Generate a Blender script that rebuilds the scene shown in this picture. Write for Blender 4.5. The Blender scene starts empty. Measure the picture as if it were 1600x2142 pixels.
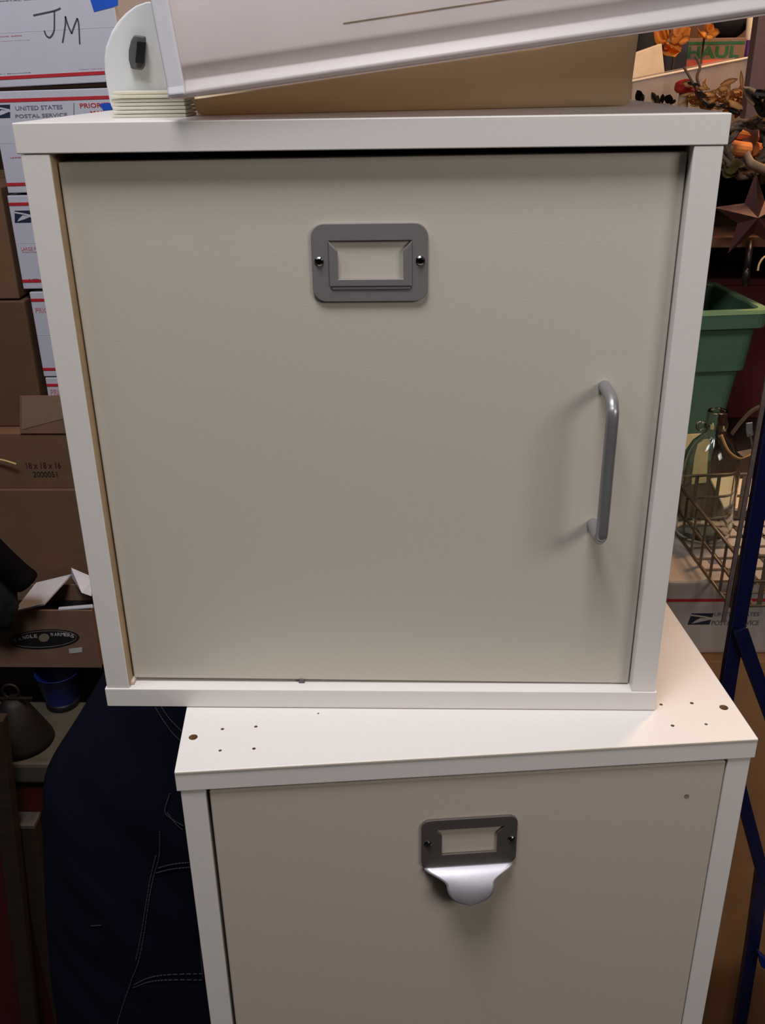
import bpy, bmesh, math, random
from mathutils import Vector, Matrix, noise
random.seed(7)
C = bpy.context.scene.collection
D = bpy.data
scn = bpy.context.scene

# ------------------------------------------------------------------ camera
W_, H_ = 1600, 2142
FPX = 1998.03
CAM = Vector((0.22676, -0.57324, 0.42191))
YAW, PITCH, ROLL = -0.037747, 0.431811, -0.015613
def cam_axes():
    cy, sy, cp, sp, cr, sr = math.cos(YAW), math.sin(YAW), math.cos(PITCH), math.sin(PITCH), math.cos(ROLL), math.sin(ROLL)
    f = Vector((sy*cp, cy*cp, -sp)); r = Vector((cy, -sy, 0)); u = r.cross(f)
    return cr*r + sr*u, -sr*r + cr*u, f
RX, UX, FX = cam_axes()
cd = D.cameras.new('camera'); cam = D.objects.new('camera', cd); C.objects.link(cam)
cam.matrix_world = Matrix((( RX.x, UX.x, -FX.x, CAM.x), (RX.y, UX.y, -FX.y, CAM.y), (RX.z, UX.z, -FX.z, CAM.z), (0, 0, 0, 1)))
cd.sensor_fit = 'HORIZONTAL'; cd.sensor_width = 36; cd.lens = FPX/W_*36; cd.clip_start = 0.02
scn.camera = cam
def at(px, py, Y=None, Z=None):      # the point of the room seen at a photo pixel, at a given depth or height
    d = FX + RX*((px-W_/2)/FPX) - UX*((py-H_/2)/FPX)
    t = (Y-CAM.y)/d.y if Y is not None else (Z-CAM.z)/d.z
    return CAM + t*d

# ------------------------------------------------------------------ light
scn.view_settings.view_transform = 'Standard'; scn.view_settings.look = 'None'
scn.view_settings.gamma = 1; scn.view_settings.exposure = 0.0; scn.view_settings.use_curve_mapping = False
wd = D.worlds.new('world'); scn.world = wd; wd.use_nodes = True
wd.node_tree.nodes['Background'].inputs[0].default_value = (1, .93, .88, 1)
wd.node_tree.nodes['Background'].inputs[1].default_value = 0.02
def area(name, loc, target, size, power, col, sy=None):
    l = D.lights.new(name, 'AREA'); l.energy = power; l.color = col; l.size = size
    if sy: l.shape = 'RECTANGLE'; l.size_y = sy
    o = D.objects.new(name, l); C.objects.link(o); o.location = loc
    o.rotation_euler = (Vector(target)-Vector(loc)).to_track_quat('-Z', 'Y').to_euler(); return o
area('ceiling_light_over', (0.05, -0.55, 1.9), (0.15, 0.05, 0.0), 0.6, 27, (1.0, .965, .985), 0.5)
area('ceiling_light_front', (1.45, -1.2, 1.05), (0.2, 0.0, 0.1), 0.7, 11, (1.0, .935, .89), 0.55)
area('ceiling_light_cool', (-0.8, -0.35, 1.7), (-0.3, 0.8, 0.25), 0.5, 6.5, (.80, .88, 1.0), 0.4)
area('ceiling_light_warm', (1.15, 1.0, 1.35), (0.75, 1.2, 0.2), 0.25, 15, (1.0, .62, .34))

# ------------------------------------------------------------------ materials
def lin(c):
    return tuple(((v/255)/12.92 if v/255 <= .04045 else (((v/255)+.055)/1.055)**2.4) for v in c)
def mat(name, rgb, rough=.5, metal=0, var=.06, scale=60, bump=0, spec=.5, stretch=None):
    m = D.materials.new(name); m.use_nodes = True; nt = m.node_tree; b = nt.nodes['Principled BSDF']
    c = lin(rgb); b.inputs['Roughness'].default_value = rough; b.inputs['Metallic'].default_value = metal
    b.inputs['Specular IOR Level'].default_value = spec
    tc = nt.nodes.new('ShaderNodeTexCoord'); n = nt.nodes.new('ShaderNodeTexNoise')
    n.inputs['Scale'].default_value = scale; n.inputs['Detail'].default_value = 5
    if stretch:
        mp = nt.nodes.new('ShaderNodeMapping'); mp.inputs['Scale'].default_value = stretch
        nt.links.new(tc.outputs['Object'], mp.inputs[0]); nt.links.new(mp.outputs[0], n.inputs['Vector'])
    else: nt.links.new(tc.outputs['Object'], n.inputs['Vector'])
    r = nt.nodes.new('ShaderNodeValToRGB')
    r.color_ramp.elements[0].position = .3; r.color_ramp.elements[1].position = .7
    r.color_ramp.elements[0].color = tuple(v*(1-var) for v in c)+(1,); r.color_ramp.elements[1].color = tuple(min(1, v*(1+var)) for v in c)+(1,)
    nt.links.new(n.outputs['Fac'], r.inputs[0]); nt.links.new(r.outputs[0], b.inputs['Base Color'])
    if bump:
        bp = nt.nodes.new('ShaderNodeBump'); bp.inputs['Strength'].default_value = bump; bp.inputs['Distance'].default_value = .002
        nt.links.new(n.outputs['Fac'], bp.inputs['Height']); nt.links.new(bp.outputs[0], b.inputs['Normal'])
    return m
def plastic(name, rgb, trans=.4, rough=.3):     # milky translucent polypropylene
    m = mat(name, rgb, rough, var=.03, scale=25); nt = m.node_tree; b = nt.nodes['Principled BSDF']; out = nt.nodes['Material Output']
    t = nt.nodes.new('ShaderNodeBsdfTranslucent'); t.inputs[0].default_value = lin(rgb)+(1,)
    mx = nt.nodes.new('ShaderNodeMixShader'); mx.inputs[0].default_value = trans
    nt.links.new(b.outputs[0], mx.inputs[1]); nt.links.new(t.outputs[0], mx.inputs[2]); nt.links.new(mx.outputs[0], out.inputs[0])
    return m
def clear(name, rgb, alpha=.35, rough=.1):      # thin clear plastic sheet
    m = mat(name, rgb, rough, var=.05, scale=40); nt = m.node_tree; b = nt.nodes['Principled BSDF']; out = nt.nodes['Material Output']
    t = nt.nodes.new('ShaderNodeBsdfTransparent'); mx = nt.nodes.new('ShaderNodeMixShader'); mx.inputs[0].default_value = alpha
    nt.links.new(t.outputs[0], mx.inputs[1]); nt.links.new(b.outputs[0], mx.inputs[2]); nt.links.new(mx.outputs[0], out.inputs[0])
    return m
def glass(name, rgb):
    m = D.materials.new(name); m.use_nodes = True; b = m.node_tree.nodes['Principled BSDF']
    b.inputs['Base Color'].default_value = lin(rgb)+(1,); b.inputs['Roughness'].default_value = .03
    b.inputs['Transmission Weight'].default_value = 1; b.inputs['IOR'].default_value = 1.45
    return m
M = dict(
 melamine=mat('white_melamine', (225, 220, 215), .38, var=.015, scale=500),
 door=mat('cream_door_foil', (200, 193, 179), .5, var=.03, scale=900, bump=.04),
 drawer=mat('beige_drawer_foil', (198, 186, 172), .5, var=.03, scale=900, bump=.04),
 edge=mat('worn_edge_banding', (218, 207, 192), .5, var=.05),
 raw=mat('raw_chipboard', (150, 112, 72), .9, var=.3, scale=300),
 wood_edge=mat('tan_inner_side', (176, 150, 114), .6, var=.12, scale=40),
 gap=mat('painted_gap_shade', (70, 62, 52), .8),
 alu=mat('satin_grey_metal', (134, 130, 130), .45, metal=.3, var=.02, scale=400),
 steel=mat('brushed_steel', (150, 149, 151), .36, metal=.6, var=.04, scale=300),
 pull=mat('satin_pull_metal', (196, 194, 202), .48, metal=.75, var=.03, scale=300),
 pullplate=mat('dark_plate_metal', (112, 104, 100), .4, metal=.6, var=.03, scale=300),
 screw=mat('screw_metal', (120, 125, 122), .2, metal=1),
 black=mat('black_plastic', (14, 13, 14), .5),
 darkgrey=mat('dark_grey_plastic', (92, 92, 92), .5),
 lid=plastic('milky_bin_plastic', (226, 220, 219), .45, .38),
 lidedge=plastic('thick_milky_plastic', (232, 232, 238), .25, .3),
 tray=plastic('yellowed_bin_plastic', (248, 236, 206), .6, .35),
 whitepl=plastic('white_case_plastic', (236, 238, 238), .15, .45),
 sheet=plastic('cream_sheet_plastic', (246, 243, 226), .35, .25),
 usps=mat('white_coated_cardboard', (196, 196, 208), .55, var=.02, scale=30),
 uspsR=mat('grey_white_cardboard', (190, 180, 172), .6, var=.03, scale=30),
 ink_red=mat('red_print', (186, 36, 44), .6), ink_pink=mat('pale_red_print', (206, 130, 136), .6),
 ink_grey=mat('grey_print', (112, 114, 132), .6), ink_navy=mat('navy_print', (30, 38, 62), .6),
 ink_black=mat('black_print', (24, 22, 26), .6), marker=mat('black_marker', (70, 68, 82), .7),
 ink_brown=mat('dark_brown_print', (46, 34, 26), .7), ink_white=mat('white_print', (190, 186, 182), .6), ink_tan=mat('olive_emblem_print', (128, 118, 96), .7),
 ink_green=mat('green_print', (30, 88, 42), .6), ink_orange=mat('orange_print', (226, 92, 50), .6),
 tape_blue=mat('blue_painters_tape', (14, 82, 196), .6, var=.05),
 tape=clear('packing_tape', (176, 150, 124), .45, .25),
 card=mat('brown_cardboard', (112, 82, 58), .8, var=.07, scale=25),
 card2=mat('tan_cardboard', (126, 96, 76), .8, var=.07, scale=25),
 card3=mat('dark_cardboard', (98, 70, 48), .8, var=.08, scale=20),
 card4=mat('warm_tan_cardboard', (176, 128, 84), .8, var=.08, scale=20),
 flapw=mat('white_carton_lining', (206, 204, 212), .6),
 denim=mat('dark_denim', (22, 24, 42), .9, var=.25, scale=500, bump=.25, spec=.1),
 stitch=mat('faded_stitching', (78, 76, 82), .9, var=.3, scale=800),
 wood=mat('dark_wood', (52, 38, 30), .6, var=.3, scale=6, stretch=(1, 1, 8)),
 shelfwood=mat('brown_shelf_wood', (96, 60, 36), .6, var=.25, scale=5, stretch=(1, 6, 6)),
 floor=mat('concrete_floor', (70, 64, 60), .8, var=.2, scale=6),
 wall=mat('brown_wall_paint', (60, 44, 36), .9, var=.1, scale=3),
 ceil=mat('grey_ceiling_paint', (130, 124, 118), .9),
 green=mat('green_tote_plastic', (66, 98, 78), .5, var=.05), greenrim=mat('pale_green_rim', (132, 162, 116), .45),
 bluem=mat('blue_painted_metal', (13, 19, 68), .35, var=.1, scale=80), bluebucket=mat('blue_bucket_plastic', (10, 32, 110), .5),
 greyedge=mat('grey_edge_highlight', (112, 98, 96), .5, var=.2, scale=80),
 wire=mat('tarnished_wire', (128, 112, 92), .45, metal=.5, var=.2, scale=60),
 glass=glass('clear_glass', (236, 242, 238)),
 paper=mat('manila_paper', (206, 178, 122), .8), tag=mat('kraft_tag', (206, 160, 96), .7),
 cream=mat('cream_card', (226, 202, 168), .6), clearbin=clear('hazy_clear_plastic', (176, 156, 140), .5, .2),
 orange=mat('orange_silk', (255, 168, 78), .7, var=.25, scale=40), raffia=mat('dried_tan_leaf', (206, 156, 92), .8, var=.3, scale=40),
 darkleaf=mat('black_metal_leaf', (38, 34, 32), .4, metal=.3, var=.3), olive=mat('olive_leaf', (92, 80, 44), .6, var=.3),
 twig=mat('dark_twig', (78, 62, 50), .9, var=.3, scale=80), stick=mat('orange_wood_stick', (196, 116, 56), .7, var=.2, scale=30),
 bark=mat('pale_bark', (140, 116, 90), .8, var=.3, scale=50),
 rust=mat('rusty_brown_metal', (78, 46, 42), .5, metal=.4, var=.25, scale=30), iron=mat('dark_iron', (44, 36, 38), .35, metal=.6),
 darkred=mat('dark_red_plastic', (74, 14, 12), .6), dimlid=mat('dim_card_edge', (84, 74, 66), .8), purple=mat('purple_glaze', (66, 36, 92), .4), maroon=mat('maroon_card', (92, 18, 20), .7), redbox=mat('red_plastic', (140, 22, 20), .5),
 mauve=mat('mauve_painted_post', (96, 70, 66), .6), navybox=mat('navy_box_card', (34, 32, 44), .6), blackcloth=mat('black_cloth', (20, 18, 18), .9, bump=.2),
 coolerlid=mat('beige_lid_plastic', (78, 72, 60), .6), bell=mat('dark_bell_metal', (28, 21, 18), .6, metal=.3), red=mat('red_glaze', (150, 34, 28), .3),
 greycard=mat('grey_card', (132, 118, 108), .8), darkrubber=mat('dark_rubber', (9, 7, 8), .85, spec=.1), greycloth=mat('charcoal_cloth', (24, 21, 24), .9, bump=.3),
 straw=mat('pale_straw', (206, 172, 118), .8))

# ------------------------------------------------------------------ builders
def tag(o, label=None, cat=None, group=None, kind=None):
    if label: o['label'] = label
    if cat: o['category'] = cat
    if group: o['group'] = group
    if kind: o['kind'] = kind
    return o
def thing(name, label, cat, loc=(0, 0, 0), rot=(0, 0, 0), group=None):
    o = D.objects.new(name, None); C.objects.link(o); o.empty_display_size = .02
    o.location = loc; o.rotation_euler = rot
    return tag(o, label, cat, group)
def matrix_of(o):
    m = o.matrix_parent_inverse @ Matrix.LocRotScale(o.location, o.rotation_euler, o.scale)
    return matrix_of(o.parent) @ m if o.parent else Matrix.LocRotScale(o.location, o.rotation_euler, o.scale)
def mk(name, bm, m, parent=None, world=False, smooth=False, bevel=0, seg=2, origin=True):
    # world=True: the shape was given in room coordinates although it hangs under a parent
    bmesh.ops.recalc_face_normals(bm, faces=bm.faces)
    me = D.meshes.new(name); o = D.objects.new(name, me)
    off = Vector((0, 0, 0))
    if parent is None and origin:
        xs = [v.co for v in bm.verts]
        off = Vector(((min(v.x for v in xs)+max(v.x for v in xs))/2, (min(v.y for v in xs)+max(v.y for v in xs))/2, min(v.z for v in xs)))
        bmesh.ops.translate(bm, verts=bm.verts, vec=-off)
    bm.to_mesh(me); bm.free(); C.objects.link(o); o.location = off
    for mm in (m if isinstance(m, (list, tuple)) else [m]): me.materials.append(M[mm] if isinstance(mm, str) else mm)
    if smooth:
        for p in me.polygons: p.use_smooth = True
    if parent:
        o.parent = parent
        if world: o.matrix_parent_inverse = matrix_of(parent).inverted()
    if bevel:
        b = o.modifiers.new('bevel', 'BEVEL'); b.width = bevel; b.segments = seg; b.limit_method = 'ANGLE'
    return o
def B(): return bmesh.new()
def box(bm, x0, x1, y0, y1, z0, z1):
    v = [bm.verts.new((x, y, z)) for z in (z0, z1) for y in (y0, y1) for x in (x0, x1)]
    for f in ((0, 1, 3, 2), (4, 5, 7, 6), (0, 1, 5, 4), (2, 3, 7, 6), (0, 2, 6, 4), (1, 3, 7, 5)): bm.faces.new([v[i] for i in f])
    return bm
def bx(*a): return box(B(), *a)
def slab(bm, pts, t, n=None):       # polygon given by points in space, thickened by t
    pts = [Vector(p) for p in pts]
    if n is None: n = (pts[1]-pts[0]).cross(pts[2]-pts[0])
    n = Vector(n).normalized()*t
    a = [bm.verts.new(p) for p in pts]; b = [bm.verts.new(p+n) for p in pts]; k = len(pts)
    bm.faces.new(a); bm.faces.new(b[::-1])
    for i in range(k): bm.faces.new((a[i], a[(i+1) % k], b[(i+1) % k], b[i]))
    return bm
def tube(bm, pts, r, seg=10, cap=True, taper=None):
    pts = [Vector(p) for p in pts]; rings = []
    up = Vector((0, 0, 1)); t0 = (pts[1]-pts[0]).normalized()
    nrm = t0.cross(up) if abs(t0.dot(up)) < .95 else t0.cross(Vector((1, 0, 0)))
    nrm.normalize()
    for i, p in enumerate(pts):
        t = ((pts[min(i+1, len(pts)-1)]-pts[max(i-1, 0)])).normalized()
        nrm = (nrm - t*nrm.dot(t)).normalized(); bn = t.cross(nrm)
        rr = r if taper is None else r*taper[i]
        rings.append([bm.verts.new(p+(nrm*math.cos(a)+bn*math.sin(a))*rr) for a in [2*math.pi*k/seg for k in range(seg)]])
    for a, b in zip(rings, rings[1:]):
        for k in range(seg): bm.faces.new((a[k], a[(k+1) % seg], b[(k+1) % seg], b[k]))
    if cap: bm.faces.new(rings[0][::-1]); bm.faces.new(rings[-1])
    return bm
def strip(bm, pts, w, t, side):     # flat band along points
    pts = [Vector(p) for p in pts]; side = Vector(side).normalized(); rings = []
    for i, p in enumerate(pts):
        d = (pts[min(i+1, len(pts)-1)]-pts[max(i-1, 0)]).normalized(); s = (side-d*side.dot(d)).normalized(); n = d.cross(s)
        rings.append([bm.verts.new(p+s*(w/2*a)+n*(t/2*b)) for a, b in ((-1, -1), (1, -1), (1, 1), (-1, 1))])
    for a, b in zip(rings, rings[1:]):
        for k in range(4): bm.faces.new((a[k], a[(k+1) % 4], b[(k+1) % 4], b[k]))
    bm.faces.new(rings[0][::-1]); bm.faces.new(rings[-1]); return bm
def lathe(bm, prof, c=(0, 0, 0), seg=32, close=False):
    c = Vector(c); rings = []
    for r, z in prof:
        rings.append([bm.verts.new(c+Vector((r*math.cos(2*math.pi*k/seg), r*math.sin(2*math.pi*k/seg), z))) for k in range(seg)])
    for a, b in zip(rings, rings[1:]):
        for k in range(seg): bm.faces.new((a[k], a[(k+1) % seg], b[(k+1) % seg], b[k]))
    if close: bm.faces.new(rings[0][::-1]); bm.faces.new(rings[-1])
    return bm
def ngon_prism(bm, outer, holes, y0, t):     # plate in the XZ plane with holes, front at y0, thickness t backwards
    edges = []
    for loop in [outer]+holes:
        vs = [bm.verts.new((x, y0, z)) for x, z in loop]
        edges += [bm.edges.new((vs[i], vs[(i+1) % len(vs)])) for i in range(len(vs))]
    r = bmesh.ops.triangle_fill(bm, use_beauty=True, use_dissolve=False, edges=edges)
    fs = [g for g in r['geom'] if isinstance(g, bmesh.types.BMFace)]
    e = bmesh.ops.extrude_face_region(bm, geom=fs)
    bmesh.ops.translate(bm, verts=[g for g in e['geom'] if isinstance(g, bmesh.types.BMVert)], vec=(0, t, 0))
    return bm
def rrect(x0, x1, z0, z1, r, n=6):
    o = []
    for cx, cz, a0 in ((x1-r, z1-r, 0), (x0+r, z1-r, 90), (x0+r, z0+r, 180), (x1-r, z0+r, 270)):
        for k in range(n+1):
            a = math.radians(a0+90*k/n); o.append((cx+r*math.cos(a), cz+r*math.sin(a)))
    return o
def spline(pts, n=8):
    P = [Vector(p) for p in pts]; o = []
    for i in range(len(P)-1):
        a, b, c, d = P[max(i-1, 0)], P[i], P[i+1], P[min(i+2, len(P)-1)]
        for k in range(n):
            t = k/n; o.append(.5*((2*b)+(c-a)*t+(2*a-5*b+4*c-d)*t*t+(3*b-a-3*c+d)*t**3))
    return o+[P[-1]]
def text(body, m, parent, loc, width, height, rot=(math.pi/2, 0, 0), name='printed_text', world=False, ext=.00015, bold=.012):
    cu = D.curves.new('t', 'FONT'); cu.body = body; cu.extrude = .01; cu.offset = bold; cu.resolution_u = 3
    o = D.objects.new('t', cu); C.objects.link(o)
    me = D.meshes.new_from_object(o.evaluated_get(bpy.context.evaluated_depsgraph_get()))
    D.objects.remove(o); D.curves.remove(cu)
    xs = [v.co.x for v in me.vertices]; ys = [v.co.y for v in me.vertices]
    x0, x1, y0, y1 = min(xs), max(xs), min(ys), max(ys); R = Matrix(Matrix.Identity(3)) if not rot else __import__('mathutils').Euler(rot).to_matrix()
    for v in me.vertices:
        v.co = R @ Vector(((v.co.x-x0)/(x1-x0)*width, (v.co.y-y0)/(y1-y0)*height, ext*(1 if v.co.z > 0 else -.2))) + Vector(loc)
    me.materials.append(M[m]); me.name = name; t = D.objects.new(name, me); C.objects.link(t); t.parent = parent
    if world: t.matrix_parent_inverse = matrix_of(parent).inverted()
    return t
def blob(bm, c, r, amp=.15, sc=12, seg=3):
    b2 = bmesh.ops.create_icosphere(bm, subdivisions=seg, radius=1)
    c = Vector(c); r = Vector(r)
    for v in b2['verts']:
        k = 1+amp*noise.noise(v.co*1.7+c*sc); v.co = Vector((v.co.x*r.x*k, v.co.y*r.y*k, v.co.z*r.z*k))+c
    return bm
def leaf(bm, p, d, w, n=(0, -1, 0), curl=.2, k=6):
    p, d, n = Vector(p), Vector(d), Vector(n); s = d.cross(n).normalized()*w; n = s.cross(d).normalized(); L = d.length; rows = []
    for i in range(k+1):
        t = i/k; ww = math.sin(math.pi*min(1, t*.92+.05))**.8
        q = p+d*t+n*(curl*L*t*t)
        rows.append([bm.verts.new(q-s*ww+n*.12*w), bm.verts.new(q), bm.verts.new(q+s*ww+n*.12*w)])
    for a, b in zip(rows, rows[1:]):
        bm.faces.new((a[0], a[1], b[1], b[0])); bm.faces.new((a[1], a[2], b[2], b[1]))
    e = bmesh.ops.solidify(bm, geom=[f for f in bm.faces if all(v in [x for r in rows for x in r] for v in f.verts)], thickness=.0008)
    return bm
def cut(o, cutters):                # real drilled holes
    bm = B()
    for (x, y, z, r, dep) in cutters:
        bmesh.ops.create_cone(bm, cap_ends=True, segments=20, radius1=r, radius2=r, depth=dep*2, matrix=Matrix.Translation((x, y, z)))
    me = D.meshes.new('c'); bm.to_mesh(me); bm.free(); c = D.objects.new('c', me); C.objects.link(c)
    me.materials.append(M['raw']); o.data.materials.append(M['raw'])
    par = o.parent; o.parent = None
    md = o.modifiers.new('b', 'BOOLEAN'); md.operation = 'DIFFERENCE'; md.object = c; md.solver = 'EXACT'; md.material_mode = 'TRANSFER'
    bpy.context.view_layer.update()
    nm = D.meshes.new_from_object(o.evaluated_get(bpy.context.evaluated_depsgraph_get()))
    o.modifiers.remove(md); o.data = nm; D.objects.remove(c); o.parent = par
    return o

# ------------------------------------------------------------------ room
FZ = -1.2
tag(mk('floor', bx(-2.4, 2.6, -2.6, 2.6, FZ-.1, FZ), 'floor'), kind='structure')
tag(mk('ceiling', bx(-2.4, 2.6, -2.6, 2.6, 2.0, 2.1), 'ceil'), kind='structure')
tag(mk('wall_back', bx(-2.4, 2.6, 2.6, 2.7, FZ, 2.0), 'wall'), kind='structure')
tag(mk('wall_left', bx(-2.5, -2.4, -2.6, 2.6, FZ, 2.0), 'wall'), kind='structure')
tag(mk('wall_right', bx(2.6, 2.7, -2.6, 2.6, FZ, 2.0), 'wall'), kind='structure')
tag(mk('wall_front', bx(-2.4, 2.6, -2.7, -2.6, FZ, 2.0), 'wall'), kind='structure')

# ------------------------------------------------------------------ the two cabinets
W = .40; T = .0165
def screws(parent, spots, y):
    for x, z in spots:
        bm = lathe(B(), [(.0001, .0012), (.0018, .0011), (.0027, .0004), (.0028, -.0004)], seg=16)
        for a in (.5, .5+math.pi/2):
            c, s = math.cos(a)*.0017, math.sin(a)*.0017; w = Vector((-s, c, 0))*.22
            slab(bm, [Vector((c, s, .00125))+w, Vector((-c, -s, .00125))+w, Vector((-c, -s, .00125))-w, Vector((c, s, .00125))-w], .0003, (0, 0, 1))
        bmesh.ops.rotate(bm, verts=bm.verts, cent=(0, 0, 0), matrix=Matrix.Rotation(math.pi/2, 3, 'X'))
        bmesh.ops.translate(bm, verts=bm.verts, vec=(x, y, z))
        mk('screw', bm, 'screw', parent, smooth=False)
up = thing('storage_cabinet', 'white square cabinet with a cream door and a grey bar handle, stacked on top', 'cabinet')
H = .3987
mk('top_panel', bx(-.0005, W+.0005, 0, W, H-T, H), 'melamine', up, bevel=.0006)
mk('bottom_panel', bx(0, W, -.0005, W, 0, T-.001), 'melamine', up, bevel=.0006)
for s in (0, 1):
    x0 = .0015 if s == 0 else W-.0015-T
    mk('side_panel', bx(x0, x0+T, .0005, W-.002, T-.001, H-T-.0004), 'melamine', up, bevel=.0005)
mk('back_panel', bx(.003, W-.003, W-.0019, W-.0002, T-.0005, H-T), 'melamine', up)
bm = B(); box(bm, .018, .0184, .0012, .3, T+.0005, H-T-.001); mk('inner_edging', bm, 'wood_edge', up)
bm = B()
slab(bm, [(.0197, .009, .0188), (.3812, .009, .0165), (.3812, .009, .3782), (.0192, .009, .3768)], .0165, (0, 1, 0))
door = mk('door', bm, 'door', up, bevel=.0009)
hp = [(.3455, .0095, .2405), (.3455, -.006, .2405), (.3455, -.0155, .2395), (.3455, -.0205, .2355), (.3455, -.0225, .229), (.3455, -.0225, .20), (.3455, -.0225, .1565), (.3455, -.0205, .150), (.3455, -.0155, .146), (.3455, -.006, .145), (.3455, .0095, .145)]
mk('handle', tube(B(), spline(hp, 6), .0039, 16), 'steel', up, smooth=True)
lh = mk('label_holder', ngon_prism(B(), rrect(.1648, .2345, .2952, .3412, .008), [[(.1752, .3045), (.2248, .3045), (.2248, .3312), (.1752, .3312)]], .0068, .0024), 'alu', up, bevel=.0004)
bm = ngon_prism(B(), [(.1752, .3312), (.1752, .3045), (.2248, .3045), (.2248, .3312), (.2196, .3258), (.2196, .3088), (.1804, .3088), (.1804, .3258)], [], .0058, .0022)
mk('card_slot', bm, 'alu', lh, bevel=.0005)
bm = B(); box(bm, .1765, .2235, .0062, .0072, .3026, .3040); mk('slot_lip', bm, 'steel', lh, bevel=.0003)
screws(lh, [(.1693, .3195), (.2298, .3195)], .0066)
bm = tube(B(), [(.1435, .008, .0166), (.1435, .0105, .0166)], .0022, 10); mk('door_stop', bm, 'darkgrey', up)
bm = B(); box(bm, .0178, .0205, .0045, .012, .0165, .0185); mk('hinge_pin', bm, 'edge', up)

LA = .10123
lo = thing('file_cabinet', 'white cabinet with a beige front and a label pull, under the other cabinet', 'cabinet', (.06599, -.07165, FZ), (0, 0, LA))
Z0 = -FZ - .0006                                           # its top surface
top = mk('top_panel', bx(0, W, 0, W, Z0-T, Z0), 'melamine', None, origin=False)
cut(top, [(x, y, Z0, r, d) for x, y, r, d in ((.0086, .0365, .0030, .012), (.0284, .0439, .0011, .01), (.052, .0446, .0011, .01), (.0287, .0201, .0010, .01), (.0519, .0201, .0011, .01),
      (.3904, .0369, .0030, .012), (.3465, .0444, .0011, .01), (.3693, .0441, .0012, .01), (.3463, .0195, .0012, .01), (.3703, .019, .0010, .01), (.0965, .056, .0006, .003))])
top.parent = lo; top.location = (0, 0, 0)
b = top.modifiers.new('bevel', 'BEVEL'); b.width = .0005; b.segments = 2; b.limit_method = 'ANGLE'; b.angle_limit = math.radians(60)
mk('edge_banding', bx(.0004, W-.0004, -.0006, .0006, Z0-.0013, Z0-.0002), 'edge', lo)
for s in (0, 1):
    x0 = .0022 if s == 0 else W-.0022-T
    mk('side_panel', bx(x0, x0+T, .0012, W-.002, 0, Z0-T-.0004), 'melamine', lo, bevel=.0005)
mk('back_panel', bx(.004, W-.004, W-.0019, W-.0002, 0, Z0-T), 'melamine', lo)
mk('gap_shade_panel', bx(.019, W-.019, .06, .07, .02, Z0-T), 'gap', lo)  # dark sheet behind the drawer front, painted shade for the gaps
bm = B(); slab(bm, [(.0212, .002, Z0-.385), (.3808, .002, Z0-.385), (.3808, .002, Z0-.0198), (.0212, .002, Z0-.0196)], .0165, (0, 1, 0))
mk('drawer_front', bm, 'drawer', lo, bevel=.0011)
bm = B(); slab(bm, [(.0212, .002, .03), (.3808, .002, .03), (.3808, .002, Z0-.39), (.0212, .002, Z0-.39)], .0165, (0, 1, 0))
mk('lower_front', bm, 'drawer', lo, bevel=.0011)
px = lambda x, z: (x, Z0+z)
ph = mk('label_pull', ngon_prism(B(), rrect(.1660, .2346, Z0-.0995, Z0-.0556, .0065), [[px(.1755, -.0645), px(.1807, -.0698), px(.1807, -.0877), px(.2205, -.0877), px(.2205, -.0698), px(.2257, -.0645)]], -.0004, .0022), 'pullplate', lo, bevel=.0004)
screws(ph, [(.1707, Z0-.0762), (.2307, Z0-.0765)], -.0006)
# the pull tongue: shoulders narrow in an S to a rounded lip, bending away from the front
bm = B(); prof = []
for k in range(33):
    if k < 17: t = .5*k/16; q = t/.5; q = q*q*(3-2*q); hw = .0322*(1-q)+.0172*q
    else: f_ = (k-16)/16*math.pi/2; t = .5+.5*math.sin(f_); hw = max(.0172*math.cos(f_)**.9, .0002)
    prof.append((t, hw))
rows = []
for t, hw in prof:
    th = .25+t*1.32; yy = -.0004-.0165*(math.sin(th)-math.sin(.25))/(1-math.sin(.25)); zz = -.0988-.0225*(math.cos(.25)-math.cos(th))/math.cos(.25)
    rows.append([Vector((.2003+hw*(k/8-1), yy+.0016*(abs(k/8-1)**2)*t, Z0+zz+.0)) for k in range(17)])
vs = [[bm.verts.new(p) for p in r] for r in rows]
for a, b2 in zip(vs, vs[1:]):
    for k in range(16): bm.faces.new((a[k], a[k+1], b2[k+1], b2[k]))
bmesh.ops.recalc_face_normals(bm, faces=bm.faces); bmesh.ops.solidify(bm, geom=bm.faces[:], thickness=.0012)
mk('pull_tongue', bm, 'pull', ph, smooth=True)
mk('smudge', lathe(B(), [(.0001, 0), (.0018, .0001)], seg=14), 'ink_tan', lo).matrix_local = Matrix.Translation((.356, .0018, Z0-.049)) @ Matrix.Rotation(math.pi/2, 4, 'X')

# ------------------------------------------------------------------ plastic things on top of the upper cabinet
TOPZ = H
cs = thing('round_ended_case', 'white plastic case with a rounded end and a dark grey latch', 'case', (.05, .10, TOPZ))
pts = [(240, 245), (229, 215), (222, 180), (218, 150), (217, 122), (220, 98), (232, 66), (246, 44), (262, 27), (282, 12), (304, 4)]
out = [(at(x, y, .08).x, at(x, y, .08).z) for x, y in pts]
out[0] = (out[0][0], TOPZ+.0005); zt = out[-1][1]
out += [(.066, zt+.0003), (.072, zt-.004), (.072, TOPZ+.0005)]
mk('shell', ngon_prism(B(), out, [], .08, .03), 'whitepl', cs, world=True, bevel=.003, seg=3)
a = [at(x, y, .079) for x, y in ((283, 73), (306, 76), (307, 100), (304, 140), (298, 147), (276, 144), (271, 125), (271, 105), (276, 84))]
lt = mk('latch', slab(B(), a, .003, (0, -1, 0)), 'darkgrey', cs, world=True, bevel=.001)
a = [at(x, y, .0755) for x, y in ((288, 87), (306, 89), (302, 133), (284, 131))]
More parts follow.
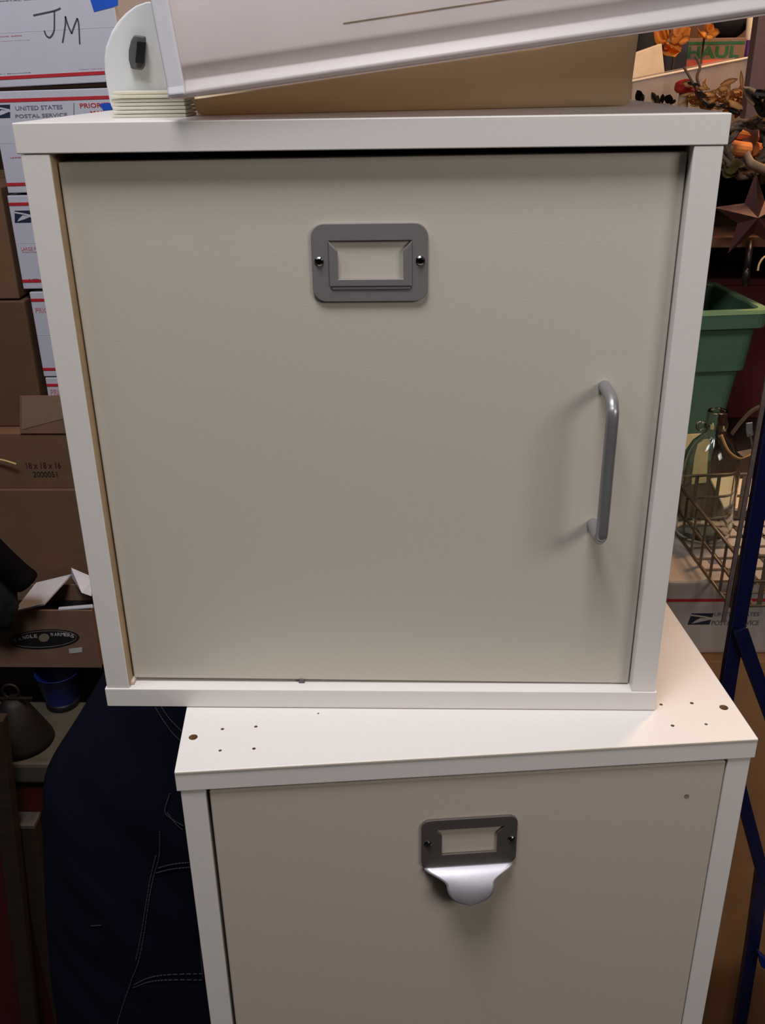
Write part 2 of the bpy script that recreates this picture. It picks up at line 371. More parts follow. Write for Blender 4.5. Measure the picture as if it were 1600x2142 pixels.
mk('latch_slot', slab(B(), a, .0012, (0, -1, 0)), 'black', lt, world=True)

for i in range(7):
    j = random.uniform(-.0012, .0012); z = TOPZ+.0001+i*.00215
    bm = bx(.0435+j+i*.0003, .0885+j*.3, .047+random.uniform(-.001, .001), .077, z, z+.0018)
    o = mk('plastic_sheet', bm, 'sheet', bevel=.0004)
    tag(o, 'thin cream plastic sheet stacked in front of the round-ended white case', 'sheet', 'cream sheets stacked on the cabinet')

def shell_box(bm, b0, b1, h, r0, r1, t, dx=(0, 0), n=6, ztop=None, cove=False):
    # tapered open container: bottom rect half sizes b0, top rect half sizes b1, rounded corners and floor edge
    def ring(hx, hy, r, z, zf=None):
        o = []
        for cx, cy, a0 in ((hx-r, hy-r, 0), (-hx+r, hy-r, 90), (-hx+r, -hy+r, 180), (hx-r, -hy+r, 270)):
            for k in range(n+1):
                a = math.radians(a0+90*k/n); x, y = cx+r*math.cos(a), cy+r*math.sin(a)
                o.append(bm.verts.new((x, y, z if zf is None else zf(x))))
        return o
    L = []
    steps = [(math.radians(90*k/5)) for k in range(6)]
    for a in steps:                                            # rounded floor edge
        ins = r0*(1-math.sin(a)); L.append((b0[0]-ins, b0[1]-ins, max(r0-ins*.5, .002), r0*(1-math.cos(a)), None))
    if cove: L = [(b0[0]-.001, b0[1]-.001, .004, 0, None), (b0[0]+.001, b0[1]+.0015, .005, .0006, None), (b0[0]+.0018, b0[1]+.0028, .006, .0018, None), (b0[0]+.0014, b0[1]+.002, .006, .0034, None),
             (b0[0]-.001, b0[1]-.0022, .006, .0082, None), (b0[0]-.001, b0[1]-.0024, .006, .0092, None), (b0[0]-.0003, b0[1]-.0004, .006, .0148, None), (b0[0], b0[1], .006, .0162, None), (b0[0], b0[1]-.0002, .006, .0176, None)]
    L.append((b1[0], b1[1], r1, h, ztop))
    inner = [(x-t, y-t, max(r-t, .001), z+t, zf) for x, y, r, z, zf in L[:-1]]+[(b1[0]-t, b1[1]-t, max(r1-t, .001), h, ztop)]
    R = [ring(*l) for l in L]; Q = [ring(*l) for l in inner]
    m = len(R[0])
    for S in (R, Q):
        for a, b in zip(S, S[1:]):
            for k in range(m): bm.faces.new((a[k], a[(k+1) % m], b[(k+1) % m], b[k]))
        bm.faces.new(S[0])
    for k in range(m): bm.faces.new((R[-1][k], R[-1][(k+1) % m], Q[-1][(k+1) % m], Q[-1][k]))
    return bm
# lower tray, its rim rising to the right
ty = math.atan2(.125-.062, .372-.092)
tr = thing('storage_tray', 'shallow yellowed translucent tray under the tilted bin', 'tray', (.2317, .0935, TOPZ), (0, 0, ty))
hx = .1435
bm = shell_box(B(), (hx, .10), (hx+.002, .102), .03, .004, .006, .0016, ztop=lambda x: .0257+x*.115)
bmesh.ops.translate(bm, verts=bm.verts, vec=(0, .102, .0003))
mk('tray_body', bm, 'tray', tr, smooth=False)
bm = B(); box(bm, -hx+.008, hx-.012, .008, .012, .002, .008); mk('tray_rib', bm, 'tray', tr)
# tilted bin above it
SL = math.atan2(.0375, .318)
bn = thing('storage_bin', 'large milky plastic bin resting tilted on the yellowed tray', 'bin', (.092, -.006, .4096), (0, -SL, 0))
bm = shell_box(B(), (.21, .15), (.211, .142), .17, .006, .008, .002, cove=True)
bmesh.ops.translate(bm, verts=bm.verts, vec=(.21, .152, 0))
mk('bin_body', bm, 'lid', bn, smooth=True)
bm = strip(B(), [(.0046, -.0010, .0012), (.0048, .0004, .006), (.0048, .0088, .166)], .0098, .0032, (1, 0, 0)); mk('corner_rib', bm, 'lidedge', bn, smooth=False, bevel=.0014, seg=3)
bm = B(); strip(bm, [(-.004, .008, .168), (.424, .008, .168)], .01, .008, (0, 0, 1)); mk('bin_rim', bm, 'lid', bn, bevel=.002)
bm = B(); strip(bm, [(.10, .0028, .0245), (.40, .0028, .0245)], .0005, .0010, (0, 0, 1)); mk('floor_line', bm, 'bark', bn)

# ------------------------------------------------------------------ left: stack of mailing boxes
def eagle(parent, x, z, w, h, y=-.0002, name='eagle_logo', mn='ink_navy', mw='usps'):
    k = .22*w
    lg = mk(name, slab(B(), [(x, y, z), (x+w-k*.5, y, z), (x+w, y, z+h), (x+k*.5, y, z+h)], .0002, (0, -1, 0)), mn, parent)
    q = lambda u, v: (x+u*w+k*(v-.5)*.5, y-.0003, z+v*h)
    for poly in ([(.02, .80), (.55, .66), (.97, .40), (.93, .64), (.55, .78), (.06, .92)], [(.30, .34), (.50, .62), (.90, .46), (.62, .30), (.20, .10)]):
        mk('eagle_wing', slab(B(), [q(*p) for p in poly], .0002, (0, -1, 0)), mw, lg)
    return lg
def mailer(name, label, loc, w, h, d, tilt=0, m='usps', group=None, low_red=True, hi_red=True, yaw=0):
    t = thing(name, label, 'box', loc, (0, tilt, yaw), group)
    body = mk('carton', bx(0, w, 0, d, 0, h), m, t, bevel=.0012)
    bm = B()
    mk('flap_seam', bx(.001, w-.001, -.0003, .0001, h*.5-.0002, h*.5+.0002), m, t)
    if low_red: mk('red_stripe', bx(.0005, w-.0005, -.0006, .0001, .010, .0145), 'ink_red', t)
    if hi_red: mk('red_stripe', bx(.0005, w-.0005, -.0006, .0001, h-.0145, h-.010), 'ink_red', t)
    return t
YS = .90
def loc_of(t, px_, py_, Y):       # photo pixel -> coordinates on a box's front
    return matrix_of(t).inverted() @ at(px_, py_, Y)
def put(t, body, m, x0, y0, x1, y1, Y=YS, bold=.012):       # printed line between two photo pixels (lower left, upper right)
    a = loc_of(t, x0, y0, Y); b = loc_of(t, x1, y1, Y)
    return text(body, m, t, (a.x, -.0004, a.z), b.x-a.x, abs(b.z-a.z), bold=bold)
b1 = mailer('mailing_box', 'white mailing box hand-marked JM on top of the left stack', (-.381, YS, .4085), .197, .138, .25, math.radians(-1.9))
put(b1, 'POSTAL SERVICE.', 'ink_grey', -8, 4, 108, -5)
put(b1, 'MAILING BOX', 'ink_pink', -24, 79, 46, 73); put(b1, 'for domestic shipping', 'ink_pink', -24, 88, 62, 84)
put(b1, 'RATED • MAILINGS', 'ink_grey', -30, 157, 64, 151)
put(b1, 'VISIT US AT USPS.COM', 'ink_pink', 165, 146, 262, 140); put(b1, 'ORDER SUPPLIES ONLINE', 'ink_pink', 165, 152, 262, 147)
def pen(t, strokes, Y, w=.0019, m='marker'):
    for s in strokes:
        P = [loc_of(t, x, y, Y) for x, y in s]; P = [Vector((p.x, -.0006, p.z)) for p in P]
        if len(P) > 2: P = spline(P, 5)
        mk('handwriting', strip(B(), P, w, .0004, (P[-1]-P[0]).cross(Vector((0, 1, 0)))), m, t)
pen(b1, [[(70, 32), (98, 26), (115, 22), (127, 17)]], YS); pen(b1, [[(114, 23), (114, 45), (113, 65), (105, 78), (97, 74), (93, 64)]], YS)
pen(b1, [[(131, 89), (134, 72), (137, 50), (137, 34)]], YS); pen(b1, [[(137, 34), (143, 54), (150, 70)]], YS); pen(b1, [[(150, 70), (157, 50), (162, 38)]], YS); pen(b1, [[(162, 38), (165, 52), (167, 92)]], YS)
P4 = [loc_of(b1, x, y, YS) for x, y in ((188, -4), (197, 25), (247, 12), (247, -4))]
mk('blue_tape', slab(B(), [(p.x, -.0004, p.z) for p in P4], .0003, (0, -1, 0)), 'tape_blue', b1)

b2 = mailer('mailing_box', 'white mailing box with a postal emblem and navy title, second in the left stack', (-.3795, YS, .2655), .197, .1385, .25, math.radians(-.9))
eagle(b2, loc_of(b2, -14, 247, YS).x, loc_of(b2, 0, 247, YS).z, .028, .0175)
put(b2, 'UNITED STATES', 'ink_grey', 33, 231, 130, 219); put(b2, 'POSTAL SERVICE.', 'ink_grey', 33, 247, 143, 236)
mk('title_rule', slab(B(), [(p.x, -.0004, p.z) for p in [loc_of(b2, *q, YS) for q in ((154, 243), (155.5, 243), (155.5, 215), (154, 215))]], .0002, (0, -1, 0)), 'ink_grey', b2)
put(b2, 'PRIORITY', 'ink_red', 168, 226, 236, 214); put(b2, 'MAIL', 'ink_red', 190, 241, 222, 231)
P4 = [loc_of(b2, x, y, YS) for x, y in ((208, 217), (216, 231), (237, 229), (232, 215))]
mk('blue_tape', slab(B(), [(p.x, -.0004, p.z) for p in P4], .0003, (0, -1, 0)), 'tape_blue', b2)
put(b2, 'LARGE FLAT RATE', 'ink_pink', 22, 331, 90, 326)

b3 = mailer('mailing_box', 'white mailing box third from the top of the left stack', (-.381, YS, .1235), .197, .1385, .25, math.radians(-.4))
eagle(b3, loc_of(b3, 31, 466, YS).x, loc_of(b3, 31, 466, YS).z, .028, .0175)
put(b3, 'LARGE FLAT RATE', 'ink_pink', 45, 524, 110, 516); put(b3, 'mailing box', 'ink_pink', 47, 529, 100, 525); put(b3, 'RATED • MAILINGS', 'ink_grey', 61, 589, 120, 582)
b4 = mailer('mailing_box', 'white mailing box fourth from the top of the left stack', (-.372, YS, -.017), .197, .1355, .25, math.radians(-.4))
put(b4, 'PRIORITY', 'ink_pink', 75, 654, 130, 643)
b5 = mailer('mailing_box', 'white mailing box at the bottom of the left stack, behind a taped flap', (-.3705, YS, -.0985), .197, .0795, .25, 0)
put(b5, 'PRIORITY', 'ink_pink', 107, 826, 160, 814)

# brown cartons left
def carton(name, label, loc, w, h, d, m='card', rot=(0, 0, 0), seam=True, group=None):
    t = thing(name, label, 'box', loc, rot, group)
    mk('carton', bx(0, w, 0, d, 0, h), m, t, bevel=.002)
    if seam: mk('top_seam', bx(w*.02, w*.98, d*.5-.001, d*.5+.001, h-.0002, h+.0006), 'ink_brown', t)
    return t
carton('cardboard_box', 'brown cardboard box peeking out behind the white case', (-.20, 1.165, -.0985), .36, .65, .25, 'card2', seam=False)
bA = carton('cardboard_box', 'upper brown cardboard box left of the mailing stack', (-.80, .895, at(30, 627, .895).z+.001), .412, .165, .3, 'card')
bB = carton('cardboard_box', 'lower brown cardboard box left of the mailing stack', (-.80, .89, -.0985), .42, at(30, 629, .89).z+.0975, .3, 'card3')
bC = carton('cardboard_box', 'brown cardboard box with printed size marks and a taped flap', (-.85, .86, at(40, 1022, .86).z), .95, -.0985-at(40, 1022, .86).z-.0005, .6, 'card')
P = [at(43, 905, .86), at(160, 905, .86), at(160, 826, .86), at(43, 828, .86)]
mk('taped_flap', slab(B(), P, .003, (0, -1, 0)), 'card2', bC, world=True)
P = [at(46, 898, .8565), at(160, 868, .8565), at(160, 829, .8565), at(46, 831, .8565)]
mk('packing_tape', slab(B(), P, .0006, (0, -1, 0)), 'tape', bC, world=True)
put(bC, '18 x 18 x 16', 'ink_brown', 56, 980, 126, 967, .86); put(bC, '2000051', 'ink_brown', 70, 998, 119, 986, .86)
bE = carton('cardboard_box', 'plain brown cardboard box under the size-marked one', (-.85, .855, -.4775), .95, at(40, 1023, .855).z+.4775-.001, .61, 'card', seam=False)
t = mk('straw', tube(B(), spline([at(-20, 958, .85), at(8, 963, .848), at(34, 971, .846)], 5), .0016, 8), 'straw'); tag(t, 'pale straw sticking in front of the size-marked carton', 'straw')

# open carton with the oval logo
cd_ = thing('open_carton', 'open brown carton with a black oval logo and white flaps', 'box', (-.42, .85, -.4775))
Y0 = .75; xl, xr = -.66, at(199, 1320, Y0).x; zb, ztp = -.4775, at(100, 1277, Y0).z
bm = B(); t_ = .004
box(bm, xl, xr, Y0, Y0+t_, zb, ztp); box(bm, xl, xr, .835, .839, zb, ztp); box(bm, xl, xl+t_, Y0+t_, .835, zb, ztp); box(bm, xr-t_, xr, Y0+t_, .835, zb, ztp); box(bm, xl, xr, Y0, .839, zb, zb+t_)
mk('carton', bm, 'card2', cd_, world=True, bevel=.0008)
mk('opening_shade', bx(xl+t_, xr-t_, Y0+t_, .835, ztp-.035, ztp-.03), 'black', cd_, world=True)  # black sheet below the rim, painted shade of the open inside
A, Bp, E_, Dp = at(93, 1266, .752), at(150, 1204, .836), at(76, 1222, .83), at(30, 1281, .749)
mk('white_flap', slab(B(), [Dp, A, Bp, E_], .003, (0, 0, 1)), 'flapw', cd_, world=True)
mk('white_flap', slab(B(), [at(150, 1188, .837), at(197, 1208, .83), at(192, 1247, .79), at(172, 1240, .80), at(152, 1209, .836)], .003, (0, -1, .6)), 'flapw', cd_, world=True)
mk('white_rim', slab(B(), [at(122, 1277, .7505), at(194, 1272, .7505), at(194, 1266, .7525), at(124, 1272, .7525)], .002, (0, 0, 1)), 'flapw', cd_, world=True)
def oval(cx, cy, rx, ry, Y, n=40, tilt=0):
    o = []
    c = at(cx, cy, Y); ex = (at(cx+rx, cy-ry*0-rx*.055, Y)-c); ez = at(cx, cy-ry, Y)-c
    for k in range(n):
        a = 2*math.pi*k/n; o.append(c+ex*math.cos(a)+ez*math.sin(a))
    return o
ov = mk('oval_logo', slab(B(), oval(92, 1337, 74, 20.5, Y0-.0002), .0004, (0, -1, 0)), 'ink_black', cd_, world=True)
c0 = oval(92, 1337, 68, 17, Y0-.0009); bm = B(); tube(bm, c0+[c0[0]], .0004, 5, cap=False); mk('oval_border', bm, 'greycard', ov, world=True)
def arc_text(word, xs, ys, parent, hgt, wid):
    for ch, x, y in zip(word, xs, ys):
        p = at(x, y, Y0-.001)
        text(ch, 'ink_white', parent, p, wid, hgt, name='logo_letter', world=True)
arc_text('CANDLE', [30, 39, 48, 56, 64, 72], [1343, 1339.5, 1337, 1335.5, 1334.5, 1334], ov, .0065, .0052)
arc_text('WARMERS', [106, 114, 121, 128, 135, 142, 149], [1331, 1330.5, 1330.5, 1330.5, 1331, 1332, 1334], ov, .0065, .0052)
mk('logo_emblem', slab(B(), oval(92, 1334, 11, 8.5, Y0-.0007, 20), .0003, (0, -1, 0)), 'ink_tan', ov, world=True)
mk('price_sticker', slab(B(), [at(145, 1367, Y0-.0003), at(172, 1364, Y0-.0003), at(172, 1354, Y0-.0003), at(144, 1357, Y0-.0003)], .0003, (0, -1, 0)), 'ink_white', cd_, world=True)

# black bar and cloth at the far left
bg = thing('black_bag', 'charcoal bag with a thick black grip at the left edge', 'bag', at(-20, 1260, .70))
mk('grip', tube(B(), spline([at(-80, 1080, .70), at(-20, 1148, .70), at(30, 1196, .71), at(52, 1214, .712), at(60, 1221, .713)], 5), .021, 16, taper=[1]*17+[.98, .93, .8, .5][:4]), 'darkrubber', bg, world=True, smooth=True)
bm = blob(B(), at(-20, 1245, .715), (.042, .02, .062), .3); mk('bag_body', bm, 'greycloth', bg, world=True, smooth=True)

# bench, cooler, bell, bucket (dark corner)
be = thing('wooden_bench', 'dark wooden bench carrying the cartons', 'bench', (-.5, 1.0, FZ))
mk('seat_board', bx(-1.0, .12, .79, 1.5, -.54, -.478), 'wood', be, world=True, bevel=.003)
for x, y in ((-.95, .82), (.07, .82), (-.95, 1.46), (.07, 1.46)): mk('leg', bx(x-.03, x+.03, y-.03, y+.03, FZ, -.54), 'wood', be, world=True)
co = thing('cooler', 'dark red cooler with a dull beige lid under the bench', 'cooler', (-.5, .7, FZ))
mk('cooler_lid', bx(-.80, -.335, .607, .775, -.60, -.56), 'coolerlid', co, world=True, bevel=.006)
mk('cooler_body', bx(-.79, -.345, .617, .77, FZ, -.60), 'darkred', co, world=True, bevel=.01)
bl = thing('metal_bell', 'dark metal bell with a ring handle on the cooler lid', 'bell', (at(40, 1560, .655).x, .665, -.56))
bm = lathe(B(), [(.0005, .085), (.012, .084), (.02, .075), (.034, .045), (.05, .01), (.053, 0), (.05, .0005), (.03, .045), (.001, .07)], seg=28); mk('bell_body', bm, 'bell', bl, smooth=True)
bm = B(); tube(bm, [(.013*math.cos(a), 0, .097+.013*math.sin(a)) for a in [2*math.pi*k/20 for k in range(21)]], .0022, 8, cap=False); mk('ring', bm, 'bell', bl, smooth=True)
bm = B(); strip(bm, [(-.03, 0, .083), (.0, -.004, .086), (.032, 0, .083)], .006, .004, (0, 1, 0)); mk('crossbar', bm, 'bell', bl)
q = at(135, 1468, Z=-.56)
bu = thing('blue_bucket', 'small blue bucket with a black base on the cooler lid', 'bucket', (q.x, q.y-.006, -.56))
mk('bucket_body', lathe(B(), [(.027, .012), (.037, .068), (.038, .069), (.036, .069), (.026, .014), (.0005, .014)], seg=28), 'bluebucket', bu, smooth=True)
mk('base_ring', lathe(B(), [(.0005, 0), (.026, 0), (.028, .003), (.0275, .013), (.0005, .013)], seg=28), 'black', bu, smooth=True)
t = mk('wooden_post', slab(B(), [at(-30, 1560, .585), at(12, 1560, .585), at(50, 1760, .585), at(-10, 1760, .585)], .03, (0, 1, 0)), 'wood')
# the board is continued down to the floor
bm = B(); a, b_ = at(-8, 1500, .57), at(20, 1740, .57); dirv = (b_-a); e = a+dirv*((FZ-a.z)/dirv.z)
D.objects.remove(t)
t = mk('wooden_post', strip(bm, [a, e], .026, .02, (1, 0, 0)), 'wood'); tag(t, 'dark wooden board leaning in front of the dark red cooler', 'board')
w = at(44, 1726, .585)
t = thing('small_carton', 'small dark brown carton with a lighter lid edge left of the jeans', 'box', (w.x, .585, FZ))
mk('carton', bx(-.02, .02, 0, .03, 0, w.z-FZ-.008), 'wood', t, bevel=.001); mk('lid_edge', bx(-.021, .021, -.001, .031, w.z-FZ-.0079, w.z-FZ), 'dimlid', t, bevel=.001)

# ------------------------------------------------------------------ jeans
YJ = .45
outl = [(-.20, (-.155, .10)), (-.274, (-.176, .12)), (-.33, (-.206, .13)), (-.40, (-.25, .14)), (-.497, (-.312, .145)), (-.58, (-.333, .15)), (-.697, (-.35, .15)), (-.82, (-.366, .15)), (-.95, (-.378, .15)), (-1.19, (-.39, .15))]
dense = spline([Vector((a, l, r)) for a, (l, r) in outl], 8)
def jx(z):
    for a, b in zip(dense, dense[1:]):
        if b.x <= z <= a.x:
            k = (z-a.x)/(b.x-a.x); return a.y+(b.y-a.y)*k, a.z+(b.z-a.z)*k
    return (dense[-1].y, dense[-1].z) if z < dense[-1].x else (dense[0].y, dense[0].z)
def jfront(u, z):       # front surface of the denim: u from -1 (left edge) to 1
    l, r = jx(z); x = (l+r)/2+(r-l)/2*u
    fold = .010*noise.noise(Vector((x*9+z*5, z*3, 1)))+.006*noise.noise(Vector((x*20+z*14, z*6-x*6, 4)))
    y = YJ+.075-.085*math.sqrt(max(0, 1-abs(u)**2.4))+fold*(1-abs(u)**6)
    g = math.exp(-((x+.055)/.018)**2)*max(0, min(1, (-.60-z)/.15))     # the gap between the two legs
    return Vector((x, y+.062*g, z))
def jfx(x, z):
    l, r = jx(z); return jfront(max(-1, min(1, (x-(l+r)/2)/((r-l)/2))), z)
jn = thing('denim_jeans', 'dark blue denim work trousers hanging behind the lower cabinet', 'trousers', (-.12, YJ+.07, FZ))
bm = B(); rows = []; NZ, NU = 60, 44
for i in range(NZ+1):
    z = -.20-(.99)*i/NZ; r = []
    for k in range(NU+1): r.append(bm.verts.new(jfront(-1+2*k/NU, z)))
    for k in range(1, 12):
        u = 1-2*k/12; l, rr = jx(z); x = (l+rr)/2+(rr-l)/2*u
        r.append(bm.verts.new((x, YJ+.077+.06*math.sqrt(max(0, 1-u*u))*(1-.95*math.exp(-((x+.055)/.025)**2)*max(0, min(1, (-.60-z)/.15))), z)))
    rows.append(r)
for a, b in zip(rows, rows[1:]):
    n = len(a)
    for k in range(n): bm.faces.new((a[k], a[(k+1) % n], b[(k+1) % n], b[k]))
bm.faces.new(rows[0]); bm.faces.new(rows[-1])
mk('trouser_body', bm, 'denim', jn, world=True, smooth=True)
bm = B(); wb = []
for z in (-.199, -.240):
    l, r = jx(z); wb.append([((l+r)/2+(r-l)/2*1.02*math.cos(a), YJ+.072+(.088 if math.sin(a) < 0 else .066)*math.sin(a), z) for a in [2*math.pi*k/40 for k in range(40)]])
wi = [[((l+r)/2+(x-(l+r)/2)*.97, YJ+.072+(y-YJ-.072)*.96, z) for x, y, z in ring] for ring, (l, r) in zip(wb, [jx(-.199), jx(-.24)])]
R4 = [[bm.verts.new(p) for p in ring] for ring in (wi[1], wi[0], wb[0], wb[1], wi[1])]
for a, b in zip(R4, R4[1:]):
    for k in range(40): bm.faces.new((a[k], a[(k+1) % 40], b[(k+1) % 40], b[k]))
mk('waistband', bm, 'denim', jn, world=True, smooth=True)
def hitj(px_, py_):     # where a photo ray meets the denim front
    Y = YJ
    for _ in range(8):
        p = at(px_, py_, Y); Y = jfx(p.x, p.z).y
    return at(px_, py_, Y-.0022)
def seam(pts, name='stitching', r=.0008):
    P = spline([hitj(*p) for p in pts], 6)
    bm = B()
    for a, b in zip(P[:-1], P[1:]): tube(bm, [a, a+(b-a)*.72], r, 5)
    mk(name, bm, 'stitch', jn, world=True)
seam([(325, 1480), (342, 1508), (362, 1535), (378, 1550)]); seam([(337, 1478), (354, 1503), (380, 1530)])
seam([(355, 1660), (345, 1698), (362, 1715), (384, 1728)]); seam([(350, 1700), (366, 1722), (382, 1736)])
seam([(334, 1740), (333, 1790), (322, 1830), (312, 1880), (302, 1950), (290, 2010), (275, 2050), (258, 2100), (245, 2142)])
seam([(326, 1790), (314, 1840), (304, 1900), (296, 1950), (284, 2010)])
seam([(330, 1816), (360, 1808), (396, 1804)]); seam([(326, 1826), (360, 1818), (398, 1814)])
seam([(280, 2060), (310, 2046), (350, 2039), (424, 2037)]); seam([(279, 2066), (312, 2054), (352, 2050), (424, 2050)])
seam([(419, 1970), (421, 2010), (424, 2045)])
def patch(name, pts, m='denim', lift=.0016):
    P = [hitj(*p) for p in pts]; P = [p+Vector((0, -lift*.2, 0)) for p in P]
    mk(name, slab(B(), P, .0015, (0, 1, 0)), m, jn, world=True)
seam([(190, 1937), (212, 1935)], 'loose_thread', .0007)

# ------------------------------------------------------------------ right: hand truck
ht = thing('hand_truck', 'blue metal hand truck frame standing right of the cabinets', 'hand truck', (.64, .47, FZ))
YP = .47
def beam(name, pts, w, m='bluem', d=.012, par=ht):
    return mk(name, strip(B(), pts, w, d, (1, 0, 0)), m, par, world=True, bevel=.002)
a, b_ = at(1614, 880, YP), at(1527, 1395, YP)
a = a+(a-b_)*.35
bot = Vector((b_.x+.012, YP, FZ)); 
beam('upright', [a, b_, bot], .0195)
mk('edge_highlight', strip(B(), [a+Vector((-.0122, -.001, 0)), at(1527, 1300, YP)+Vector((-.0085, -.001, 0))], .005, .003, (1, 0, 0)), 'greyedge', ht, world=True)  # highlight along the upright's left edge, laid on as a grey strip
beam('brace', [at(1546, 1312, YP-.008), at(1572, 1388, YP-.008), at(1625, 1530, YP-.008)], .0185)
beam('brace', [at(1535, 1600, YP-.01), at(1558, 1690, YP-.01), at(1597, 1835, YP-.01)], .017)
bm = strip(B(), [at(1597, 1800, YP), at(1575, 1960, YP), at(1545, 2150, YP), Vector((at(1545, 2150, YP).x-.03, YP, FZ))], .018, .012, (1, 0, 0)); mk('leg', bm, 'bluem', ht, world=True)
mk('clamp', slab(B(), [at(1586, 1995, YP-.02), at(1604, 2010, YP-.02), at(1604, 2030, YP-.02), at(1592, 2022, YP-.02)], .01, (0, 1, 0)), 'bluebucket', ht, world=True)

# ------------------------------------------------------------------ right: mailing box, cartons, basket, jug
ms = thing('mailing_box', 'white mailing box with a postal emblem right of the lower cabinet', 'box', (.575, .60, -.345), (0, 0, math.radians(1)))
mk('carton', bx(0, .34, 0, .2, 0, .120), 'uspsR', ms, bevel=.006, seg=3)
mk('red_stripe', bx(.004, .337, -.0006, .0002, .0875, .092), 'ink_red', ms)
e = loc_of(ms, 1438, 1307, .60); eagle(ms, e.x, e.z, .0345, .0185, mw='uspsR')
put(ms, 'UNITED STATES', 'ink_grey', 1494, 1290, 1590, 1282, .60); put(ms, 'POSTAL SERVICE', 'ink_grey', 1488, 1309, 1590, 1299, .60)
mk('blue_print', bx(.074, .094, .05, .065, .1199, .1204), 'ink_grey', ms)
cb = carton('cardboard_box', 'tall warm brown carton under the right mailing box', (.57, .585, FZ), .40, -.345-FZ-.0008, .26, 'card4', seam=False)
carton('cardboard_box', 'grey-brown carton on the floor right of the hand truck', (at(1575, 2110, .44).x+.02, .33, FZ), .3, .42, .1, 'greycard', seam=False)

# wire basket
bk = thing('wire_basket', 'tarnished wire basket holding the glass jug', 'basket', (.70, .62, -.2245))
Zr, Zb = -.150, -.2235
c0, c1 = Vector((.641, .53, Zr)), Vector((.622, .80, Zr)); wv = Vector((.19, .012, 0))
rim = [c0, c1, c1+wv, c0+wv]
dn = Vector((0, 0, Zb-Zr)); ins = Vector((-.004, .004, 0))
def loop_(pts, r): 
    bm = B()
    for i in range(4): tube(bm, [pts[i], pts[(i+1) % 4]], r, 8)
    return bm
mk('rim', loop_(rim, .0024), 'wire', bk, world=True, smooth=True)
mk('bottom_frame', loop_([p+dn for p in rim], .0022), 'wire', bk, world=True, smooth=True)
mk('middle_rail', loop_([p+dn*.5 for p in rim], .0022), 'wire', bk, world=True, smooth=True)
bm = B()
for i in range(4):
    p, q = rim[i], rim[(i+1) % 4]; n = 7 if i % 2 == 0 else 5
    for k in range(n+1):
        s = p.lerp(q, k/n); strip(bm, [s, s+dn], .0065, .0014, (q-p))
mk('side_wires', bm, 'wire', bk, world=True)
bm = B()
for k in range(1, 8): s = c0.lerp(c1, k/8)+dn; strip(bm, [s, s+wv], .004, .0015, (0, 1, 0))
for k in range(1, 6): s = c0+wv*(k/6)+dn; strip(bm, [s, s+(c1-c0)], .004, .0015, (1, 0, 0))
mk('bottom_grid', bm, 'wire', bk, world=True)
hp = spline([at(1580, 1000, .66), at(1577, 960, .66), at(1571, 920, .66), at(1567, 905, .66)], 5)
hb = mk('bail_handle', tube(B(), hp, .0016, 8), 'wire', bk, world=True, smooth=True)
mk('bail_clip', strip(B(), [at(1569, 912, .66), at(1567, 900, .66), at(1567, 884, .66)], .0085, .002, (1, 0, 0)), 'steel', hb, world=True, bevel=.0005)
mk('bail_arm', tube(B(), spline([at(1530, 908, .70), at(1552, 880, .69), at(1575, 858, .68), at(1600, 849, .67), at(1625, 852, .66)], 6), .0028, 8), 'wire', bk, world=True, smooth=True)

jc = at(1488, 960, .74)
jg = thing('glass_jug', 'clear glass jug with a tan neck tag in the wire basket', 'jug', (jc.x, .74, Zb+.003))
zt = at(1496, 858, .74).z-(Zb+.003); sc = zt
prof = [(.0005, 0), (.036, 0), (.041, .004), (.0425, .012), (.0425, sc*.45), (.042, sc*.55), (.038, sc*.66), (.030, sc*.745), (.0195, sc*.80), (.0155, sc*.835), (.0155, sc*.87), (.0165, sc*.875), (.0165, sc*.905), (.0145, sc*.92), (.0145, sc*.985), (.0135, sc), (.0120, sc)]
inn = [(max(r-.0035, .0004), z if i > 1 else z+.004) for i, (r, z) in enumerate(prof)][::-1][1:]
mk('jug_body', lathe(B(), prof+inn, seg=40), 'glass', jg, smooth=True)
bm = B(); tube(bm, [(-.021+.006*math.cos(a), 0, sc*.88+.006*math.sin(a)) for a in [2*math.pi*k/16 for k in range(17)]], .0022, 8, cap=False); mk('ring_handle', bm, 'glass', jg, smooth=True)
bm = strip(B(), spline([Vector((.002, -.019, sc*.845)), Vector((.012, -.030, sc*.74)), Vector((.028, -.034, sc*.69)), Vector((.043, -.030, sc*.71)), Vector((.055, -.026, sc*.72)), Vector((.062, -.024, sc*.685))], 5), .009, .0008, (0.2, -.9, .6))
mk('neck_tag', bm, 'tag', jg, smooth=True)
mk('tag_fold', slab(B(), [Vector((.024, -.032, sc*.74)), Vector((.046, -.028, sc*.755)), Vector((.056, -.026, sc*.705)), Vector((.034, -.034, sc*.70))], .0006, (0, -1, 0)), 'bark', jg)

